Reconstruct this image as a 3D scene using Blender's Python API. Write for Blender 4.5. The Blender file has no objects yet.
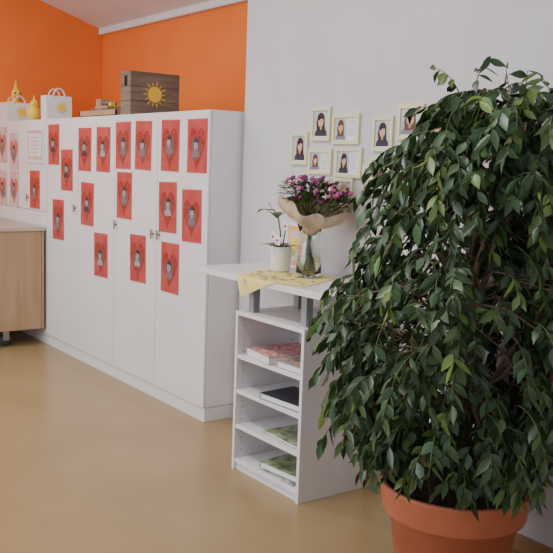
import bpy, math, random
from mathutils import Vector, Matrix
random.seed(7)
D=bpy.data; C=bpy.context

# ---------------- materials ----------------
def mat(name,col,rough=.5,metal=0,spec=.5,noise=None,bump=0,trans=0,emit=0,ior=1.45):
    m=D.materials.new(name); m.use_nodes=True
    nt=m.node_tree; b=nt.nodes['Principled BSDF']
    b.inputs['Base Color'].default_value=(*col,1)
    b.inputs['Roughness'].default_value=rough
    b.inputs['Metallic'].default_value=metal
    b.inputs['Specular IOR Level'].default_value=spec
    b.inputs['Transmission Weight'].default_value=trans
    b.inputs['IOR'].default_value=ior
    if noise or bump:
        tc=nt.nodes.new('ShaderNodeTexCoord')
        n=nt.nodes.new('ShaderNodeTexNoise')
        sc=noise[0] if noise else 60
        mp=nt.nodes.new('ShaderNodeMapping')
        nt.links.new(tc.outputs['Object'],mp.inputs[0]); nt.links.new(mp.outputs[0],n.inputs['Vector'])
        if noise and len(noise)>3: mp.inputs['Scale'].default_value=noise[3]
        n.inputs['Scale'].default_value=sc; n.inputs['Detail'].default_value=5
        if noise:
            r=nt.nodes.new('ShaderNodeValToRGB')
            r.color_ramp.elements[0].position=.35; r.color_ramp.elements[1].position=.65
            r.color_ramp.elements[0].color=(*noise[1],1); r.color_ramp.elements[1].color=(*noise[2],1)
            nt.links.new(n.outputs['Fac'],r.inputs[0]); nt.links.new(r.outputs[0],b.inputs['Base Color'])
        if bump:
            bp=nt.nodes.new('ShaderNodeBump'); bp.inputs['Strength'].default_value=bump
            bp.inputs['Distance'].default_value=.01
            nt.links.new(n.outputs['Fac'],bp.inputs['Height']); nt.links.new(bp.outputs[0],b.inputs['Normal'])
    return m
WALLW=mat('wall_white_paint',(.58,.56,.585),.8,noise=(3,(.57,.545,.565),(.60,.575,.595)),bump=.03)
ORANGE=mat('wall_orange_paint',(.8,.17,.03),.8,noise=(2,(.88,.21,.036),(.92,.23,.04)))
CEIL=mat('ceiling_paint',(.7,.69,.70),.85,noise=(3,(.75,.73,.74),(.79,.77,.78)))
FLOOR=mat('linoleum',(.4,.3,.17),.28,noise=(2.2,(.33,.228,.108),(.37,.257,.126)))
BASE=mat('baseboard_brown',(.35,.19,.08),.5,noise=(8,(.28,.15,.07),(.34,.19,.09)))
LAM=mat('cabinet_white_laminate',(.74,.72,.75),.35,noise=(4,(.73,.71,.73),(.76,.74,.76)))
GAP=mat('seam_dark',(.12,.11,.11),.8)
METAL=mat('brushed_metal',(.35,.34,.33),.35,.9)
DARKM=mat('dark_plastic',(.04,.04,.045),.5)
GREYP=mat('grey_post',(.3,.31,.33),.4,.3)
WOOD=mat('beech_wood',(.45,.3,.18),.45,noise=(3,(.36,.235,.13),(.43,.29,.175),(6,6,.6)))
WOODT=mat('beech_top',(.5,.43,.34),.4,noise=(3,(.46,.39,.31),(.54,.47,.38)))
CRATE=mat('crate_brown',(.16,.1,.07),.7,noise=(4,(.15,.11,.08),(.22,.17,.125),(1,1,9)))
YEL=mat('paint_yellow',(.85,.58,.06),.6)
RED=mat('poster_red',(.62,.03,.035),.25,noise=(14,(.43,.06,.062),(.50,.09,.09)))
RED2=mat('poster_dark_red',(.3,.012,.02),.25,noise=(60,(.24,.028,.032),(.38,.06,.06)))
REDE=mat('poster_sleeve_edge',(.52,.16,.16),.2)
PALE=mat('pale_poster',(.65,.6,.6),.25,noise=(14,(.56,.40,.40),(.62,.55,.56)))
GREYPH=mat('photo_grey',(.2,.15,.155),.4)
GREYL=mat('photo_grey_light',(.38,.30,.30),.4)
GREYM=mat('photo_grey_mid',(.16,.10,.105),.4)
GREYD=mat('photo_grey_dark',(.05,.04,.042),.4)
FRAME=mat('frame_cream',(.72,.68,.44),.4)
PAPER=mat('paper_white',(.74,.74,.76),.5)
INK=mat('ink_grey',(.4,.4,.43),.6)
SKIN=mat('print_skin',(.66,.40,.29),.4)
SKIND=mat('print_skin_shadow',(.50,.27,.19),.4)
LIP=mat('print_lip',(.55,.15,.13),.4)
HAIRS=[mat('print_hair_dark',(.035,.02,.018),.4),mat('print_hair_brown',(.12,.05,.025),.4),mat('print_hair_blond',(.4,.25,.12),.4)]
CLOTHS=[mat('print_cloth_dark',(.03,.03,.05),.4),mat('print_cloth_grey',(.2,.2,.25),.4),mat('print_cloth_white',(.6,.6,.63),.4)]
BGP=mat('print_background',(.5,.51,.56),.4,noise=(12,(.42,.44,.5),(.55,.56,.6)))
PINKP=mat('certificate_pink',(.62,.42,.41),.4)
TERRA=mat('terracotta_plastic',(.5,.13,.06),.45,noise=(6,(.46,.135,.07),(.52,.16,.085)))
SOIL=mat('soil',(.03,.02,.012),.95,noise=(40,(.015,.01,.006),(.07,.045,.03)),bump=1)
BARK=mat('bark',(.2,.13,.08),.8,noise=(30,(.14,.09,.055),(.26,.18,.12)),bump=.4)
TWIG=mat('twig_green',(.1,.12,.04),.6)
CLOTH=mat('napkin_yellow',(.85,.74,.25),.8,noise=(30,(.75,.60,.20),(.82,.70,.32)))
LEAFP=mat('leaf_print',(.30,.42,.12),.8)
KRAFT=mat('kraft_paper',(.62,.48,.33),.7,noise=(12,(.46,.35,.24),(.56,.44,.32)))
CERAM=mat('white_ceramic',(.8,.8,.8),.2)
GLASS=mat('clear_glass',(.93,.97,.95),.03,trans=1)
WATER=mat('vase_water',(.75,.72,.45),.05,trans=.85,ior=1.33)
FLG=mat('bouquet_leaf',(.06,.13,.035),.5,noise=(30,(.035,.08,.022),(.10,.17,.04)))
PINK=mat('blossom_pink',(.45,.09,.22),.6)
PURP=mat('blossom_purple',(.16,.035,.11),.6)
WHITEF=mat('blossom_white',(.7,.68,.55),.5)
ORCH=mat('orchid_petal',(.82,.72,.74),.5)
ORF=mat('frame_orange',(.7,.38,.13),.5)
BLACKC=mat('book_black',(.02,.022,.03),.35)
PINKB=mat('book_pink_pattern',(.6,.3,.3),.5,noise=(55,(.42,.035,.06),(.74,.56,.52)))
TANB=mat('book_tan_pattern',(.5,.4,.3),.5,noise=(50,(.22,.13,.09),(.5,.44,.38)))
GRB=mat('magazine_green',(.2,.3,.08),.4,noise=(25,(.1,.17,.05),(.45,.47,.34)))
BLB=mat('magazine_teal',(.1,.25,.3),.4,noise=(35,(.05,.1,.1),(.35,.45,.4)))

LEAF=D.materials.new('ficus_leaf'); LEAF.use_nodes=True
nt=LEAF.node_tree; b=nt.nodes['Principled BSDF']
va=nt.nodes.new('ShaderNodeVertexColor'); va.layer_name='Col'
nt.links.new(va.outputs[0],b.inputs['Base Color'])
b.inputs['Roughness'].default_value=.36; b.inputs['Specular IOR Level'].default_value=.5

# ---------------- mesh builder ----------------
class B:
    def __init__(s): s.v=[];s.f=[];s.m=[];s.sm=[];s.ms=[]
    def mi(s,m):
        if m not in s.ms: s.ms.append(m)
        return s.ms.index(m)
    def add(s,vs,fs,m,smooth=False,T=None):
        o=len(s.v); i=s.mi(m)
        for p in vs:
            p=Vector(p)
            s.v.append(tuple(T@p if T else p))
        for f in fs: s.f.append(tuple(o+k for k in f)); s.m.append(i); s.sm.append(smooth)
    def box(s,a,c,m,T=None):
        x0,y0,z0=a;x1,y1,z1=c
        s.add([(x0,y0,z0),(x1,y0,z0),(x1,y1,z0),(x0,y1,z0),(x0,y0,z1),(x1,y0,z1),(x1,y1,z1),(x0,y1,z1)],
          [(3,2,1,0),(4,5,6,7),(0,1,5,4),(1,2,6,5),(2,3,7,6),(3,0,4,7)],m,T=T)
    def lathe(s,prof,c,m,seg=40,T=None,wave=None):
        vs=[];fs=[];n=len(prof)
        for j in range(seg):
            a=2*math.pi*j/seg
            for k,(r,z) in enumerate(prof):
                rr,zz=r,z
                if wave: rr,zz=wave(r,z,a,k)
                vs.append((c[0]+rr*math.cos(a),c[1]+rr*math.sin(a),c[2]+zz))
        for j in range(seg):
            q=(j+1)%seg
            for k in range(n-1):
                fs.append((j*n+k,q*n+k,q*n+k+1,j*n+k+1))
        s.add(vs,fs,m,True,T)
    def tube(s,pts,rads,m,seg=8):
        pts=[Vector(p) for p in pts]; vs=[];fs=[]
        for i,p in enumerate(pts):
            d=(pts[min(i+1,len(pts)-1)]-pts[max(i-1,0)])
            if d.length<1e-6: d=Vector((0,0,1))
            d.normalize()
            u=d.cross(Vector((.3,.9,.1))); u.normalize(); w=d.cross(u)
            r=rads[i] if isinstance(rads,(list,tuple)) else rads
            for j in range(seg):
                a=2*math.pi*j/seg
                vs.append(p+u*math.cos(a)*r+w*math.sin(a)*r)
        for i in range(len(pts)-1):
            for j in range(seg):
                q=(j+1)%seg
                fs.append((i*seg+j,i*seg+q,(i+1)*seg+q,(i+1)*seg+j))
        fs.append(tuple(range(seg))[::-1]); fs.append(tuple((len(pts)-1)*seg+j for j in range(seg)))
        s.add(vs,fs,m,True)
    def sphere(s,c,r,m,T=None,seg=12,sc=(1,1,1)):
        prof=[(math.sin(math.pi*k/8)*r,-math.cos(math.pi*k/8)*r) for k in range(9)]
        vs=[];fs=[];n=9
        for j in range(seg):
            a=2*math.pi*j/seg
            for rr,z in prof: vs.append((c[0]+rr*math.cos(a)*sc[0],c[1]+rr*math.sin(a)*sc[1],c[2]+z*sc[2]))
        for j in range(seg):
            q=(j+1)%seg
            for k in range(n-1): fs.append((j*n+k,q*n+k,q*n+k+1,j*n+k+1))
        s.add(vs,fs,m,True,T)
    def poly(s,pts,m,T=None): s.add(pts,[tuple(range(len(pts)))],m,T=T)
    def rectf(s,x0,z0,x1,z1,y,m,T=None): s.poly([(x0,y,z0),(x1,y,z0),(x1,y,z1),(x0,y,z1)],m,T)
    def ell(s,cx,cz,rx,rz,y,m,T=None,n=18,a0=0,a1=2*math.pi):
        s.poly([(cx+rx*math.cos(a0+(a1-a0)*k/n),y,cz+rz*math.sin(a0+(a1-a0)*k/n)) for k in range(n if a1-a0>6 else n+1)],m,T)
    def build(s,name,parent=None,bevel=0,seg=2,loc=None):
        me=D.meshes.new(name); me.from_pydata(s.v,[],s.f)
        for m in s.ms: me.materials.append(m)
        for p,i,sm in zip(me.polygons,s.m,s.sm): p.material_index=i; p.use_smooth=sm
        me.update()
        o=D.objects.new(name,me); C.collection.objects.link(o)
        if parent: o.parent=parent
        if bevel:
            bv=o.modifiers.new('bevel','BEVEL'); bv.width=bevel; bv.segments=seg; bv.limit_method='ANGLE'
        return o
def empty(name):
    e=D.objects.new(name,None); C.collection.objects.link(e); return e

def portrait(b,x0,x1,z0,z1,y,hair,skin,bg,cloth,lip=None,T=None,long=True):
    w=x1-x0;h=z1-z0;cx=(x0+x1)/2+random.uniform(-.06,.06)*w
    ln=random.uniform(-.03,.03)*w
    b.rectf(x0,z0,x1,z1,y,bg,T)
    b.poly([(cx-.46*w,y-.0006,z0),(cx+.44*w,y-.0006,z0),(cx+.42*w,y-.0006,z0+.16*h),(cx+.30*w,y-.0006,z0+.27*h),(cx+.1*w,y-.0006,z0+.33*h),(cx-.1*w,y-.0006,z0+.33*h),(cx-.32*w,y-.0006,z0+.26*h),(cx-.43*w,y-.0006,z0+.15*h)],cloth,T)
    cx2=cx+ln
    if long:
        b.ell(cx2-.02*w,z0+.48*h,.31*w,.33*h,y-.0009,hair,T)
        b.ell(cx2-.2*w,z0+.3*h,.1*w,.17*h,y-.001,hair,T); b.ell(cx2+.2*w,z0+.32*h,.1*w,.17*h,y-.001,hair,T)
    b.ell(cx2,z0+.69*h,.27*w,.25*h,y-.0011,hair,T)
    b.poly([(cx-.07*w,y-.0013,z0+.3*h),(cx,y-.0013,z0+.22*h),(cx+.07*w,y-.0013,z0+.3*h),(cx2+.07*w,y-.0013,z0+.45*h),(cx2-.07*w,y-.0013,z0+.45*h)],SKIND,T)
    b.ell(cx2,z0+.57*h,.195*w,.215*h,y-.0016,skin,T)
    b.ell(cx2+.06*w,z0+.755*h,.17*w,.07*h,y-.0018,hair,T); b.ell(cx2-.12*w,z0+.71*h,.10*w,.08*h,y-.0018,hair,T)
    for sx in(-1,1):
        b.ell(cx2+sx*.08*w,z0+.605*h,.03*w,.014*h,y-.002,HAIRS[0],T,8)
        b.ell(cx2+sx*.08*w,z0+.645*h,.04*w,.006*h,y-.002,hair,T,8)
    b.ell(cx2+.01*w,z0+.54*h,.02*w,.03*h,y-.0019,SKIND,T,8)
    b.ell(cx2,z0+.465*h,.075*w,.018*h,y-.002,lip or HAIRS[1],T,10)

# ---------------- room shell ----------------
SL=.315; YW=2.83
def cz(y): return 2.85+SL*(3.84-y)
b=B(); b.box((-8.4,-4,-.1),(2.5,3.95,0),FLOOR); b.build('floor')
b=B(); b.box((-8.4,3.84,0),(-4.19,3.96,2.9),ORANGE); b.build('wall_back')
b=B(); b.add([(-8.42,-1,0),(-8.42,3.84,0),(-8.42,3.84,cz(3.84)),(-8.42,-1,cz(-1)),(-8.3,-1,0),(-8.3,3.84,0),(-8.3,3.84,cz(3.84)),(-8.3,-1,cz(-1))],
 [(0,1,2,3),(7,6,5,4),(0,3,7,4),(1,5,6,2),(3,2,6,7),(0,4,5,1)],ORANGE); b.build('wall_left')
b=B(); b.add([(-4.18,YW,0),(2.5,YW,0),(2.5,3.96,0),(-4.18,3.96,0),(-4.18,YW,cz(YW)+.02),(2.5,YW,cz(YW)+.02),(2.5,3.96,cz(3.96)+.02),(-4.18,3.96,cz(3.96)+.02)],
 [(3,2,1,0),(4,5,6,7),(0,1,5,4),(1,2,6,5),(2,3,7,6),(3,0,4,7)],WALLW); b.build('wall_right')
y0,y1=3.96,-.6
b=B(); b.add([(-8.42,y0,cz(y0)),(2.5,y0,cz(y0)),(2.5,y1,cz(y1)),(-8.42,y1,cz(y1)),(-8.42,y0,cz(y0)+.12),(2.5,y0,cz(y0)+.12),(2.5,y1,cz(y1)+.12),(-8.42,y1,cz(y1)+.12)],
 [(0,1,2,3),(7,6,5,4),(0,4,5,1),(1,5,6,2),(2,6,7,3),(3,7,4,0)],CEIL); b.build('ceiling')
b=B(); b.box((-8.3,3.79,2.80),(-4.19,3.84,2.865),CEIL); b.build('trim_1',bevel=.008)
b=B(); b.box((-4.17,YW-.015,0),(2.5,YW,.075),BASE); b.build('baseboard_right',bevel=.004)
b=B(); b.box((-8.3,-1,0),(-8.285,1.75,.075),BASE); b.build('baseboard_left',bevel=.004)

# ---------------- tall cupboards ----------------
H=1.85; YF=2.61
def cupboard(x0,x1,seams,hz,name,handles):
    e=empty(name)
    b=B(); b.box((x0,YF+.02,.09),(x1,3.2,H-.001),LAM); b.box((x0+.005,YF+.012,.0),(x1-.005,3.19,.088),LAM)
    b.build('carcass',e,.002)
    b=B()
    xs=[x0]+seams+[x1]
    for i in range(len(xs)-1):
        zs=[.09]+hz+[H]
        for k in range(len(zs)-1):
            b.box((xs[i]+.0025,YF,zs[k]+.002),(xs[i+1]-.0025,YF+.018,zs[k+1]-.002),LAM)
    b.build('doors',e,.0015)
    b=B(); b.box((x0+.003,YF+.0185,.092),(x1-.003,YF+.0195,H-.004),GAP); b.build('door_gap',e)
    b=B()
    for hx,z in handles:
        b.box((hx-.008,YF-.022,z-.03),(hx+.008,YF-.014,z+.03),METAL)
        b.tube([(hx,YF-.015,z),(hx,YF,z)],.006,DARKM)
    b.build('handles',e,.003)
    return e
cupboard(-6.68,-4.207,[-6.06,-5.44,-4.825],[], 'tall_cupboard',[(-6.10,1.17),(-5.40,1.1),(-4.865,1.08),(-4.785,1.08)])
cupboard(-8.28,-6.685,[-7.63,-7.135],[1.10],'storage_cupboard',[(-7.1,1.2),(-7.67,1.2)])

# ---------------- heart posters ----------------
def heart(cx,czz,w,h,y,n=28):
    P=[]
    for k in range(n):
        t=2*math.pi*k/n
        P.append((cx+w*(16*math.sin(t)**3)/32,y,czz+h*(13*math.cos(t)-5*math.cos(2*t)-2*math.cos(3*t)-math.cos(4*t))/30))
    return P
posters=[(-6.532,1.646),(-6.27,1.452),(-6.438,1.059),(-5.936,1.611),(-5.619,1.613),(-5.887,1.213),(-5.647,.86),(-5.305,1.642),(-5.282,1.306),
 (-5.015,1.643),(-5.071,.898),(-4.660,1.643),(-4.678,1.262),(-4.338,1.642),(-4.385,1.228),(-4.637,.886),(-6.945,1.273)]
def poster(x,z,pale=False):
    b=B(); w,h=.112,.158
    y=YF-.002
    T=Matrix.Translation((x,y,z))@Matrix.Rotation(math.radians(random.uniform(-1.5,1.5)),4,'Y')
    b.box((-w,-.0015,-h),(w,.001,h),PALE if pale else REDE,T)
    M1=PALE if pale else RED
    b.rectf(-w+.005,-h+.005,w-.005,h-.005,-.0022,M1,T)
    hw,hh=random.uniform(.18,.2),random.uniform(.23,.27)
    b.poly(heart(0,.0,hw,hh,-.003)[::-1],REDE if pale else RED2,T)
    cx=random.uniform(-.012,.012); c0=random.uniform(-.02,.01)
    cl=random.choice([GREYL,GREYPH,GREYD,GREYPH])
    lean=random.uniform(-.008,.008)
    pts=[]
    for k in range(14):
        a=2*math.pi*k/14; rr=random.uniform(.85,1.12); pts.append((cx+.056*rr*math.cos(a),-.0033,c0-.008+.066*rr*math.sin(a)))
    b.poly(pts,GREYM if not pale else GREYPH,T)
    b.poly([(cx-.040,-.0038,c0-.055),(cx+.040,-.0038,c0-.055),(cx+.042,-.0038,c0-.034),(cx+.018,-.0038,c0-.014),(cx-.018,-.0038,c0-.014),(cx-.042,-.0038,c0-.034)],cl,T)
    b.ell(cx+lean,c0+.024,.03,.034,-.0043,GREYD,T)
    b.ell(cx+lean,c0+.013,.024,.028,-.0048,GREYL,T)
    b.ell(cx+lean+.005,c0+.038,.022,.010,-.0051,GREYD,T)
    for sx in(-1,1): b.ell(cx+lean+sx*.009,c0+.017,.0035,.003,-.0054,GREYD,T,8)
    b.ell(cx+lean,c0-.001,.009,.0025,-.0054,GREYD,T,8)
    b.build('heart_poster')
for x,z in posters: poster(x,z)
for x,z in [(-7.74,1.64),(-7.44,1.585),(-7.44,1.255),(-7.745,1.255)]: poster(x,z,True)
b=B(); x,z=-6.909,1.641
b.box((x-.19,YF-.014,z-.145),(x+.19,YF-.001,z+.145),PAPER); b.rectf(x-.165,z-.12,x+.165,z+.12,YF-.0145,PINKP)
b.rectf(x-.14,z-.095,x+.14,z+.095,YF-.015,PAPER)
for k in range(5):
    zz=z+.06-k*.03; l=random.uniform(.06,.11); b.rectf(x-l,zz-.006,x+l,zz+.004,YF-.0156,PINKP)
b.build('framed_certificate')

# ---------------- rolling wooden cabinet ----------------
e=empty('rolling_wooden_cabinet')
b=B(); x0,x1,ya,yb=-8.15,-6.69,1.80,2.59
b.box((x0,ya,.14),(x1-.02,yb-.02,.945),WOOD); b.box((x1-.02,ya,.14),(x1,yb-.022,.945),WOOD); b.box((x1-.022,yb-.02,.14),(x1+.003,yb,.945),WOOD)
b.build('body',e,.003)
b=B(); b.box((x0-.01,ya-.01,.947),(x1+.008,yb+.005,.98),WOODT); b.build('top',e,.004)
b=B()
for cx,cy in [(x1-.1,2.30),(x0+.1,2.08),(x0+.1,2.5),(x1-.1,1.9)]:
    T=Matrix.Translation((cx,cy,.05))@Matrix.Rotation(math.pi/2,4,'Y')
    b.lathe([(.001,-.012),(.045,-.012),(.05,-.006),(.05,.006),(.045,.012),(.001,.012)],(0,0,0),DARKM,24,T)
    b.box((cx-.02,cy-.025,.05),(cx-.014,cy+.025,.14),METAL); b.box((cx+.014,cy-.025,.05),(cx+.02,cy+.025,.14),METAL); b.box((cx-.03,cy-.03,.125),(cx+.03,cy+.03,.1395),METAL)
b.build('castors',e)

# ---------------- things on the cupboards ----------------
b=B(); X0,X1,Y0,Y1,Z0,Z1=-5.50,-5.35,2.68,3.06,H+.001,2.15
n=3; hh=(Z1-Z0)/n
for k in range(n):
    za=Z0+k*hh+.001; zb=Z0+(k+1)*hh-.001
    b.box((X1-.012,Y0,za),(X1,Y1,zb),CRATE); b.box((X0,Y0,za),(X0+.012,Y1,zb),CRATE)
    b.box((X0+.012,Y1-.012,za),(X1-.012,Y1,zb),CRATE)
    if k<2: b.box((X0+.012,Y0,za),(X1-.012,Y0+.012,zb),CRATE)
    else:
        b.box((X0+.012,Y0,zb-.03),(X1-.012,Y0+.012,zb),CRATE); b.box((X0+.012,Y0,za),(X0+.05,Y0+.012,zb-.03),CRATE); b.box((X1-.05,Y0,za),(X1-.012,Y0+.012,zb-.03),CRATE)
b.box((X0+.012,Y0+.012,Z0),(X1-.012,Y1-.012,Z0+.01),CRATE)
for yy in (Y0+.015,Y1-.04): b.box((X0+.013,yy,Z0),(X0+.03,yy+.02,Z1-.004),CRATE)
T=Matrix.Translation((X1+.002,(Y0+Y1)/2-.005,(Z0+Z1)/2+.0))@Matrix.Rotation(math.pi/2,4,'Z')
b.ell(0,0,.055,.055,0,YEL,T)
for k in range(14):
    a=2*math.pi*k/14; r0,r1=.063,.10 if k%2 else .086; d=.09
    b.poly([(r0*math.cos(a-d),0,r0*math.sin(a-d)),(r1*math.cos(a),0,r1*math.sin(a)),(r0*math.cos(a+d),0,r0*math.sin(a+d))],YEL,T)
b.build('painted_crate',bevel=.001)
b=B(); tz=H+.001
b.box((-6.25,2.7,tz),(-5.62,3.0,tz+.015),WOOD)
for a,c in [((-6.25,2.7,tz),(-5.62,2.715,tz+.05)),((-6.25,2.985,tz),(-5.62,3,tz+.05)),((-6.25,2.7,tz),(-6.235,3,tz+.05)),((-5.635,2.7,tz),(-5.62,3,tz+.05))]: b.box(a,c,WOOD)
b.build('wooden_tray',bevel=.002)
b=B(); tz=H+.017
b.box((-6.18,2.76,tz+.03),(-5.9,2.92,tz+.05),CRATE); b.box((-6.15,2.78,tz+.05),(-5.93,2.9,tz+.075),WOOD)
b.box((-6.17,2.8,tz+.05),(-6.09,2.88,tz+.13),WOOD); b.tube([(-6.05,2.8,tz+.1),(-5.93,2.86,tz+.09)],.016,CRATE); b.box((-5.97,2.81,tz+.07),(-5.93,2.88,tz+.1),YEL)
for cx in(-6.13,-5.95):
    for cy in(2.757,2.923):
        T=Matrix.Translation((cx,cy,tz+.028))@Matrix.Rotation(math.pi/2,4,'X'); b.lathe([(.001,-.008),(.028,-.008),(.028,.008),(.001,.008)],(0,0,0),CRATE,18,T)
b.build('toy_wooden_wagon',bevel=.002)
def bag(cx,cy,w,d,h,name):
    b=B(); z=H+.001
    bx=[(cx-d/2,cy-w/2),(cx+d/2,cy-w/2),(cx+d/2,cy+w/2),(cx-d/2,cy+w/2)]
    tx=[(cx-d/2+.01,cy-w/2-.005),(cx+d/2-.005,cy-w/2+.004),(cx+d/2+.002,cy+w/2-.003),(cx-d/2-.004,cy+w/2+.004)]
    mx=[(cx-d/2-.003,cy-w/2),(cx+d/2+.006,cy-w/2),(cx+d/2+.006,cy+w/2),(cx-d/2,cy+w/2)]
    vs=[(x,y,z) for x,y in bx]+[(x,y,z+h*.5) for x,y in mx]+[(x,y,z+h) for x,y in tx]
    fs=[(0,1,2,3)]
    for l in(0,4):
        for k in range(4): fs.append((l+k,l+(k+1)%4,l+4+(k+1)%4,l+4+k))
    b.add(vs,fs,PAPER)
    for xx in(cx+d/2,cx-d/2+.01):
        b.tube([(xx,cy+ .05*math.cos(t),z+h-.01+.07*math.sin(t)) for t in [math.pi*k/12 for k in range(13)]],.006,PAPER)
    T=Matrix.Translation((cx+d/2+.009,cy+.02,z+h*.52))@Matrix.Rotation(math.pi/2,4,'Z')
    b.ell(0,0,w*.15,w*.15,0,YEL,T)
    for k in range(10):
        a=2*math.pi*k/10; b.poly([(w*.18*math.cos(a-.15),0,w*.18*math.sin(a-.15)),(w*.28*math.cos(a),0,w*.28*math.sin(a)),(w*.18*math.cos(a+.15),0,w*.18*math.sin(a+.15))],YEL,T)
    b.build(name)
bag(-6.93,2.79,.22,.12,.2,'paper_gift_bag')
bag(-7.93,2.80,.24,.2,.18,'paper_gift_bag')
def bird(x,y,h,z=H+.001,k=1):
    b=B()
    b.sphere((x,y,z+h*.33),h*.3,YEL,sc=(.8*k,1*k,1.1)); b.sphere((x+.01,y,z+h*.68),h*.2,YEL,sc=(k,k,1))
    b.lathe([(h*.08,0),(.001,h*.3)],(x,y,z+h*.8),YEL,8)
    for sg in(-1,1): b.sphere((x-.01,y+sg*h*.27*k,z+h*.36),h*.13,YEL,sc=(1,.35,1.5))
    b.lathe([(h*.2*k,0),(h*.15*k,h*.05)],(x,y,z),YEL,12)
    b.lathe([(h*.05,0),(.001,h*.14)],(0,0,0),ORF,8,Matrix.Translation((x+h*.17*k,y-.02,z+h*.66))@Matrix.Rotation(math.pi/2,4,'Y'))
    for sg in(-1,1): b.sphere((x+.01+h*.17*k,y+sg*h*.07,z+h*.74),h*.025,DARKM,seg=6)
    b.build('yellow_paper_chick')
bird(-7.2,2.70,.20); bird(-7.93,2.80,.36,H+.004,.65)

# ---------------- photo frames on white wall ----------------
FR=[(-3.427,1.764,.155,.172,0),(-3.599,1.639,.145,.172,0),(-3.231,1.736,.205,.15,1),(-3.423,1.573,.19,.13,1),(-3.201,1.572,.2,.15,1),
 (-2.965,1.71,.14,.165,0),(-2.786,1.762,.165,.16,0),(-2.63,1.703,.14,.16,0),(-3.01,1.49,.165,.15,0),(-3.232,1.421,.152,.15,0),(-2.954,1.545,.17,.12,1),(-2.78,1.585,.16,.13,1)]
for i,(x,z,w,h,k) in enumerate(FR):
    x*=1.0107; z=1.55+(z-1.55)*1.0107
    b=B(); y=YW-.014; w/=2;h/=2;t=.018
    b.box((x-w,y,z-h),(x+w,YW-.001,z-h+t),FRAME); b.box((x-w,y,z+h-t),(x+w,YW-.001,z+h),FRAME)
    b.box((x-w,y,z-h+t),(x-w+t,YW-.001,z+h-t),FRAME); b.box((x+w-t,y,z-h+t),(x+w,YW-.001,z+h-t),FRAME)
    yy=YW-.006; b.rectf(x-w+t,z-h+t,x+w-t,z+h-t,yy,PAPER)
    hair=HAIRS[[0,0,1,1,0,0,1,2,1,2,0,1][i]]; cl=CLOTHS[[0,0,1,1,0,0,1,0,2,0,1,0][i]]
    if k==0:
        portrait(b,x-w+t+.004,x+w-t-.004,z-h+t+.006,z+h-t-.003,yy-.0006,hair,SKIN,BGP,cl,LIP)
    else:
        portrait(b,x-w+t+.004,x-w+t+.004+.40*2*w,z-h+t+.004,z+h-t-.004,yy-.0006,hair,SKIN,BGP,cl,LIP)
        xa=x-w+t+.40*2*w+.016
        for q in range(6):
            zz=z+h-t-.018-q*.013
            if zz<z-h+t+.01: break
            b.rectf(xa,zz-.002,xa+(x+w-t-.008-xa)*random.uniform(.6,1),zz+.0015,yy-.0006,INK)
    b.build('portrait_frame')

# ---------------- shelf stand ----------------
e=empty('reception_shelf_stand')
sx0,sx1,sy0,sy1=-3.483,-2.928,2.34,2.742
zt=.82
b=B()
b.box((sx0,sy0,0),(sx0+.02,sy1,zt),LAM); b.box((sx1-.02,sy0,0),(sx1,sy1,zt),LAM)
b.box((sx0+.02,sy1-.012,.02),(sx1-.02,sy1,zt),LAM)
b.box((sx0+.02,sy0,zt-.02),(sx1-.02,sy1-.012,zt),LAM)
b.box((sx0+.02,sy0+.015,0),(sx1-.02,sy0+.03,.05),LAM)
for z in(.06,.24,.42,.60): b.box((sx0+.021,sy0+.004,z-.02),(sx1-.021,sy1-.012,z),LAM)
b.build('case',e,.0015)
b=B()
for xx,dx in((sx0+.0202,.001),(sx1-.0202,-.001)):
    for yy in(sy0+.04,sy1-.06):
        for k in range(22):
            z=.1+k*.032; b.tube([(xx,yy,z),(xx+dx,yy,z)],.0028,DARKM,6)
b.build('pin_holes',e)
b=B()
b.box((-3.87,2.33,.97),(-2.75,YW-.004,1.0),LAM)
b.build('desk_top',e,.003)
b=B()
for px,py in((-3.41,2.40),(-2.99,2.40),(-3.41,2.68),(-2.99,2.68)): b.box((px-.02,py-.02,zt),(px+.02,py+.02,.97),GREYP)
b.build('posts',e,.002)
def book(x,y,z,w,d,h,rot,m,name,pages=True):
    b=B(); T=Matrix.Translation((x,y,z))@Matrix.Rotation(math.radians(rot),4,'Z')
    b.box((-w/2,-d/2,0),(w/2,d/2,.002),m,T); b.box((-w/2,-d/2,h-.002),(w/2,d/2,h),m,T); b.box((-w/2,-d/2,.002),(-w/2+.002,d/2,h-.002),m,T)
    b.box((-w/2+.002,-d/2+.003,.002),(w/2-.003,d/2-.003,h-.002),PAPER,T); b.build(name)
book(-3.29,2.505,.601,.24,.30,.04,-8,PINKB,'patterned_notebook')
book(-3.06,2.50,.601,.19,.28,.03,2,TANB,'patterned_notebook')
book(-3.12,2.465,.421,.30,.22,.03,4,BLACKC,'black_notebook')
book(-3.12,2.48,.241,.29,.21,.014,-3,GRB,'magazine')
book(-3.14,2.48,.061,.3,.22,.010,-4,BLB,'magazine'); book(-3.13,2.47,.072,.28,.2,.03,5,GRB,'magazine')

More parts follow.
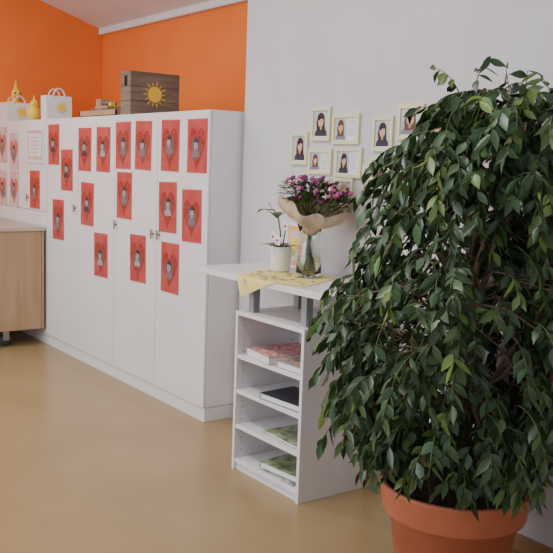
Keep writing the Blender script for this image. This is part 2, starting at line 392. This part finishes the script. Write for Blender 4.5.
# ---------------- napkin ----------------
b=B(); N=28; S=.2; vs=[];fs=[]
cxn,cyn=-3.30,2.49;ang=math.radians(24)
def nap(u,v,dz=0):
    x=cxn+1.15*(u*math.cos(ang)-v*math.sin(ang)); y=cyn+u*math.sin(ang)+v*math.cos(ang); z=1.002
    fe=2.327
    if y<fe: z-=(fe-y); y=fe-.002-.004*math.sin(x*40)*min(1,(1.002-z)*10)-.001
    return (x,y-(dz if z<1 else 0),z+(dz if z>=1 else 0))
for i in range(N+1):
    for j in range(N+1): vs.append(nap(-S+2*S*i/N,-S+2*S*j/N))
for i in range(N):
    for j in range(N): fs.append((i*(N+1)+j,(i+1)*(N+1)+j,(i+1)*(N+1)+j+1,i*(N+1)+j+1))
b.add(vs,fs,CLOTH,True)
for k in range(26):
    u,v=random.uniform(-.17,.17),random.uniform(-.17,.17);a=random.uniform(0,6.28);l=.02
    P=[nap(u+l*math.cos(a)*c-.4*l*math.sin(a)*s,v+l*math.sin(a)*c+.4*l*math.cos(a)*s,.002) for c,s in((-1,0),(-.3,-1),(.5,-.8),(1,0),(.5,.8),(-.3,1))]
    b.poly(P,LEAFP if k%3 else ORF)
b.build('yellow_napkin')

# ---------------- orchid ----------------
e=empty('potted_orchid'); ox,oy,oz=-3.50,2.62,1.004
b=B(); b.lathe([(.001,0),(.045,0),(.052,.01),(.058,.125),(.06,.13),(.055,.13),(.05,.11),(.001,.108)],(ox,oy,oz),CERAM,32); b.build('pot',e)
b=B(); b.lathe([(.001,.112),(.049,.110)],(ox,oy,oz),SOIL,20)
def blade(b,p,d,l,w,m,droop=.5,up=Vector((0,0,1)),n=6):
    p=Vector(p);d=Vector(d).normalized();vs=[];fs=[]
    s=d.cross(up)
    if s.length<1e-3: s=Vector((1,0,0))
    s.normalize()
    for k in range(n+1):
        t=k/n; ww=w*math.sin(math.pi*min(.98,max(.04,t**.8)))/2
        q=p+d*(l*t)-Vector((0,0,1))*(droop*l*t*t)
        vs+= [q-s*ww+Vector((0,0,ww*.25)),q,q+s*ww+Vector((0,0,ww*.25))]
    for k in range(n):
        o=3*k; fs+=[(o,o+1,o+4,o+3),(o+1,o+2,o+5,o+4)]
    b.add(vs,fs,m,True)
for a in(0.4,2.0,3.3,5.1,4.2): blade(b,(ox,oy,oz+.11),(math.cos(a),math.sin(a),.7),.13,.045,FLG,.4)
st=[(ox,oy,oz+.11),(ox-.01,oy,oz+.2),(ox-.02,oy-.01,oz+.28),(ox-.05,oy-.02,oz+.315),(ox-.09,oy-.03,oz+.31)]
b.tube(st,.004,FLG,6)
st2=[(ox+.01,oy,oz+.11),(ox+.03,oy,oz+.2),(ox+.05,oy-.01,oz+.26),(ox+.07,oy-.02,oz+.25)]; b.tube(st2,.003,FLG,6)
for a in(.6,2.2,3.6,5.): blade(b,(ox-.03,oy-.01,oz+.27),(math.cos(a),math.sin(a),1),.08,.034,FLG,.3)
blade(b,(ox-.09,oy-.03,oz+.31),(-1,-.3,.2),.07,.04,FLG,.5); blade(b,(ox-.05,oy-.03,oz+.315),(-.3,-.3,1),.06,.03,FLG,.2)
b.build('foliage',e)
b=B()
for c in[(ox+.075,oy-.03,oz+.24),(ox+.0,oy-.05,oz+.18),(ox+.045,oy-.055,oz+.165)]:
    for k in range(5):
        a=2*math.pi*k/5+.3; b.sphere((c[0]+.017*math.cos(a),c[1],c[2]+.016*math.sin(a)),.014,ORCH,seg=10,sc=(1,.3,1))
    b.sphere((c[0],c[1]-.006,c[2]),.006,PINK,seg=8)
b.build('blossoms',e)

b=B(); T=Matrix.Translation((-3.60,2.765,1.003))@Matrix.Rotation(math.radians(-9),4,'X')
b.box((-.085,0,0),(.085,.014,.24),PAPER,T); b.rectf(-.07,.015,.07,.225,-.001,ORF,T); b.rectf(-.05,.04,.05,.2,-.002,PALE,T)
b.ell(0,.13,.03,.04,-.003,YEL,T); b.ell(-.01,.08,.03,.02,-.0035,LEAFP,T)
b.build('leaning_picture_frame',bevel=.002)

# ---------------- vase + bouquet ----------------
e=empty('vase_with_bouquet'); vx,vy,vz=-3.265,2.62,1.006
b=B(); b.lathe([(.001,0),(.055,0),(.064,.02),(.062,.07),(.052,.14),(.045,.18),(.052,.22),(.066,.26),(.063,.26),(.049,.22),(.042,.18),(.049,.14),(.058,.07),(.058,.02),(.001,.012)],(vx,vy,vz),GLASS,40); b.build('glass_vase',e)
b=B(); b.lathe([(.001,.014),(.056,.021),(.0565,.07),(.0535,.10),(.001,.10)],(vx,vy,vz),WATER,32); b.build('water',e)
b=B()
for k in range(14):
    a=random.uniform(0,6.28); r=random.uniform(.005,.035)
    b.tube([(vx+r*math.cos(a),vy+r*math.sin(a),vz+.03),(vx-.3*r*math.cos(a),vy-.3*r*math.sin(a),vz+.2),(vx+.03-r*math.cos(a),vy-r*math.sin(a),vz+.32)],.003,FLG,6)
b.build('stems',e)
Tb=Matrix.Translation((vx+.012,vy-.01,vz+.235))@Matrix.Rotation(math.radians(15),4,'Y')
b=B()
def wv(r,z,a,k):
    t=k/6; return (r*(1+.09*t*math.sin(5*a+1)+.05*t*math.sin(11*a)), z+.018*t*math.sin(3*a+.5)+.012*t*math.sin(8*a))
b.lathe([(.035,-.02),(.05,.015),(.10,.04),(.145,.058),(.172,.085),(.176,.115),(.165,.13)],(0,0,0),KRAFT,72,Tb,wv)
b.lathe([(.033,-.02),(.048,.018),(.097,.043),(.141,.062),(.168,.088),(.172,.115),(.165,.13)],(0,0,0),KRAFT,72,Tb,wv)
b.build('kraft_wrap',e)
b=B()
for k in range(420):
    a=random.uniform(0,6.28); r=.165*math.sqrt(random.random()); hgt=.205-1.4*r*r+random.uniform(-.05,.025)
    p=Tb@Vector((r*math.cos(a),r*math.sin(a),hgt))
    d=Vector((math.cos(a)*(.3+r*5),math.sin(a)*(.3+r*5),random.uniform(.2,1)))
    blade(b,p,d,random.uniform(.035,.06),.022,FLG,.3,n=3)
    if k<24: b.tube([Tb@Vector((0,0,.02)),p],.002,FLG,4)
b.build('greenery',e)
b=B()
for k in range(88):
    a=random.uniform(0,6.28); r=.16*math.sqrt(random.random()); hgt=.228-1.4*r*r+random.uniform(-.015,.03)
    p=Tb@Vector((r*math.cos(a),r*math.sin(a),hgt)); m=random.choice([PINK,PURP,PURP,WHITEF,PINK,PURP]); s=random.uniform(.006,.010)
    for q in range(5):
        t=2*math.pi*q/5; b.sphere((p.x+s*math.cos(t),p.y+s*.6*math.sin(t),p.z+s*.7*math.sin(t)),s*.8,m,seg=6)
    b.sphere((p.x,p.y-.003,p.z+s*.5),s*.5,YEL if m==WHITEF else m,seg=6)
b.build('blossoms',e)

# ---------------- ficus ----------------
e=empty('potted_ficus'); px,py=-2.036,2.374
b=B()
b.lathe([(.001,0),(.19,0),(.2,.012),(.237,.285),(.262,.29),(.266,.30),(.276,.385),(.282,.398),(.276,.405),(.262,.402),(.252,.36),(.001,.355)],(px,py,0),TERRA,72)
b.build('pot',e)
b=B()
vs=[(px,py,.375)];fs=[]
R=12;A=40
for i in range(1,R+1):
    for j in range(A):
        r=.2535*i/R; vs.append((px+r*math.cos(6.2832*j/A),py+r*math.sin(6.2832*j/A),.372+random.uniform(-.006,.006)-(.008 if i==R else 0)))
for j in range(A): fs.append((0,1+j,1+(j+1)%A))
for i in range(R-1):
    for j in range(A):
        o=1+i*A;q=(j+1)%A; fs.append((o+j,o+A+j,o+A+q,o+q))
b.add(vs,fs,SOIL,True); b.build('soil',e)

prof=[(.42,.20,.03),(.50,.30,.03),(.6,.37,.03),(.74,.46,.04),(.9,.50,.04),(1.08,.515,.04),(1.22,.46,.06),(1.35,.42,.08),(1.45,.405,.10),(1.55,.385,.13),(1.65,.33,.17),(1.75,.29,.20),(1.83,.25,.23),(1.88,.1,.26)]
def env(z):
    if z<=prof[0][0]: return prof[0][1:]
    for (z0,r0,s0),(z1,r1,s1) in zip(prof,prof[1:]):
        if z<=z1:
            t=(z-z0)/(z1-z0); return (r0+(r1-r0)*t,s0+(s1-s0)*t)
    return prof[-1][1:]
RX,RY=.596,.803
YL=YW-.012
def ctr(z):
    r,s=env(z); return Vector((px+RX*s,py+RY*s*.5,z))
b=B(); limbpts=[]
for k in range(4):
    a=k*1.57+.4; pts=[];rad=[]
    for i in range(9):
        t=i/8; z=.365+t*(1.0+.12*k); tw=a+t*3
        c=ctr(z); pts.append(Vector((c.x+.035*(1-.3*t)*math.cos(tw)+.03*math.sin(5*t+k),c.y+.035*(1-.3*t)*math.sin(tw),z))); rad.append(.017*(1-.6*t)+.003)
    b.tube(pts,rad,BARK,10); limbpts+=pts[2:]
    base=pts
    for q in range(8):
        i=random.randint(1,8); p=base[i]; an=random.uniform(0,6.28)
        zt_=min(1.75,p.z+random.uniform(.1,.5)); rr,_=env(zt_); c=ctr(zt_); rr*=random.uniform(.45,.8)
        end=Vector((c.x+rr*math.cos(an),min(2.74,c.y+rr*math.sin(an)),zt_))
        L=[p.lerp(end,t)+Vector((0,0,.08*math.sin(math.pi*t)))+Vector((random.uniform(-.01,.01),random.uniform(-.01,.01),0)) for t in (0,.2,.4,.6,.8,1)]
        b.tube(L,[.009,.008,.007,.006,.005,.003],BARK,7); limbpts+=L[1:]
lv=[];lf=[];lc=[]
def leaf(p,d,l,w,col):
    d=d.normalized(); rnd=Vector((random.uniform(-1,1),random.uniform(-1,1),random.uniform(-.3,1)))
    s=d.cross(rnd)
    if s.length<.05: return
    s.normalize(); n=s.cross(d)
    cv=random.uniform(-.22,.3); fold=random.uniform(.1,.45)
    o=len(lv)
    for t,ww in((0,.03),(.2,.72),(.45,1),(.7,.66),(.88,.22),(1,.0)):
        q=p+d*(l*t)-n*(cv*l*t*t); h=w/2*ww
        for sg in(-1,0,1):
            v=q+s*(h*sg)+n*(fold*h*abs(sg))
            if v.y>YL: v.y=YL-random.uniform(0,.006)
            lv.append(v)
    for k in range(5):
        a=o+3*k; lf.append((a,a+1,a+4,a+3)); lf.append((a+1,a+2,a+5,a+4)); lc.append(col);lc.append(col)
def twig(p,out,length):
    d=(out*random.uniform(.5,1.1)+Vector((random.uniform(-.4,.4),random.uniform(-.4,.4),random.uniform(-.1,.6)))).normalized()
    step=.0175; n=int(length/step); q=p.copy(); pts=[q.copy()]
    young=random.random()<(.12+.2*max(0,p.z-1.3))
    tint=random.uniform(.75,1.25)
    for i in range(n):
        d=(d+Vector((0,0,-.155))).normalized(); q=q+d*step
        if q.y>YW-.04: q.y=YW-.04; d.y=min(d.y,0)
        rp=math.hypot(q.x-px,q.y-py)
        if q.z<.43 and rp<.3: break
        pts.append(q.copy())
        side=d.cross(Vector((0,0,1)))
        if side.length<.05: side=Vector((random.uniform(-1,1),random.uniform(-1,1),0))
        side.normalize(); sg=1 if i%2 else -1
        ld=d*.5+side*sg*random.uniform(.3,.9)+Vector((random.uniform(-.25,.25),random.uniform(-.25,.25),random.uniform(-1.1,-.3)))
        g=random.uniform(.6,1.3)*tint
        col=(.042*g,.086*g,.034*g) if random.random()>.15 else (.07*g,.13*g,.038*g)
        if young and i>n-6: col=(.12*g,.19*g,.045*g)
        if random.random()>.05: leaf(q,ld,random.uniform(.05,.08),random.uniform(.023,.033),col)
    b.tube(pts,[.0028*(1-.6*k/len(pts)) for k in range(len(pts))],TWIG,4)
for k in range(980):
    z=random.uniform(.60,1.83)
    if k<50: z=random.uniform(1.6,1.82)
    elif k<190: z=random.uniform(.52,.72)
    r,s=env(z); c=ctr(z); a=random.uniform(0,6.2832); rr=r*(random.random()**.4)*.9
    out=Vector((math.cos(a),math.sin(a),0)); p=c+out*rr
    if p.y>YW-.06: p.y=YW-.06-random.uniform(0,.08)
    dn=min(limbpts,key=lambda L:(L-p).length)
    if k%2==0:
        m=dn.lerp(p,.5)+Vector((0,0,.03)); b.tube([dn,m,p],[.004,.0035,.0028],BARK,5)
    room=max(.05,(r*1.06-rr))
    ln=random.uniform(.12,.25)
    if z<.8: ln=min(ln,(z-.36)*.85)
    twig(p,out*min(1,room/.15),max(.07,ln))
b.build('branches',e)
me=D.meshes.new('leaves'); me.from_pydata(lv,[],lf); me.materials.append(LEAF)
ca=me.color_attributes.new('Col','FLOAT_COLOR','CORNER')
buf=[]
for pl,c in zip(me.polygons,lc):
    pl.use_smooth=True
    for _ in range(pl.loop_total): buf+= [c[0],c[1],c[2],1]
ca.data.foreach_set('color',buf); me.update()
lo=D.objects.new('leaves',me); C.collection.objects.link(lo); lo.parent=e

# ---------------- lights ----------------
w=D.worlds.new('World'); C.scene.world=w; w.use_nodes=True
w.node_tree.nodes['Background'].inputs[0].default_value=(.9,.93,1,1); w.node_tree.nodes['Background'].inputs[1].default_value=.72
def area(name,loc,target,sx,sy,e,col):
    l=D.lights.new(name,'AREA'); l.shape='RECTANGLE'; l.size=sx; l.size_y=sy; l.energy=e; l.color=col
    o=D.objects.new(name,l); C.collection.objects.link(o); o.location=loc
    o.rotation_euler=(Vector(target)-Vector(loc)).to_track_quat('-Z','Y').to_euler()
area('window_daylight',(-4.4,-2.8,1.9),(-4.4,2.6,.9),4.5,2,150,(.95,.965,1))
area('ceiling_lamp_light',(-2.7,.9,3.3),(-2.7,.9,0),1.6,.4,48,(1,.97,.93))
area('ceiling_lamp_light',(-6.0,1.0,3.3),(-6.0,1.0,0),1.6,.4,50,(1,.97,.93))

# ---------------- camera ----------------
cam=D.cameras.new('camera'); co=D.objects.new('camera',cam); C.collection.objects.link(co); C.scene.camera=co
cam.sensor_width=36; cam.lens=850/553*36; cam.clip_start=.05
p=math.radians(7.5);rl=math.radians(2)
h=Vector((-.803,.596,0));r0=Vector((.596,.803,0))
F=h*math.cos(p)+Vector((0,0,-math.sin(p))); U=h*math.sin(p)+Vector((0,0,math.cos(p)))
Xc=r0*math.cos(rl)+U*math.sin(rl); Yc=-r0*math.sin(rl)+U*math.cos(rl)
Mx=Matrix((Xc,Yc,-F)).transposed().to_4x4(); Mx.translation=(0,0,1.55)
co.matrix_world=Mx
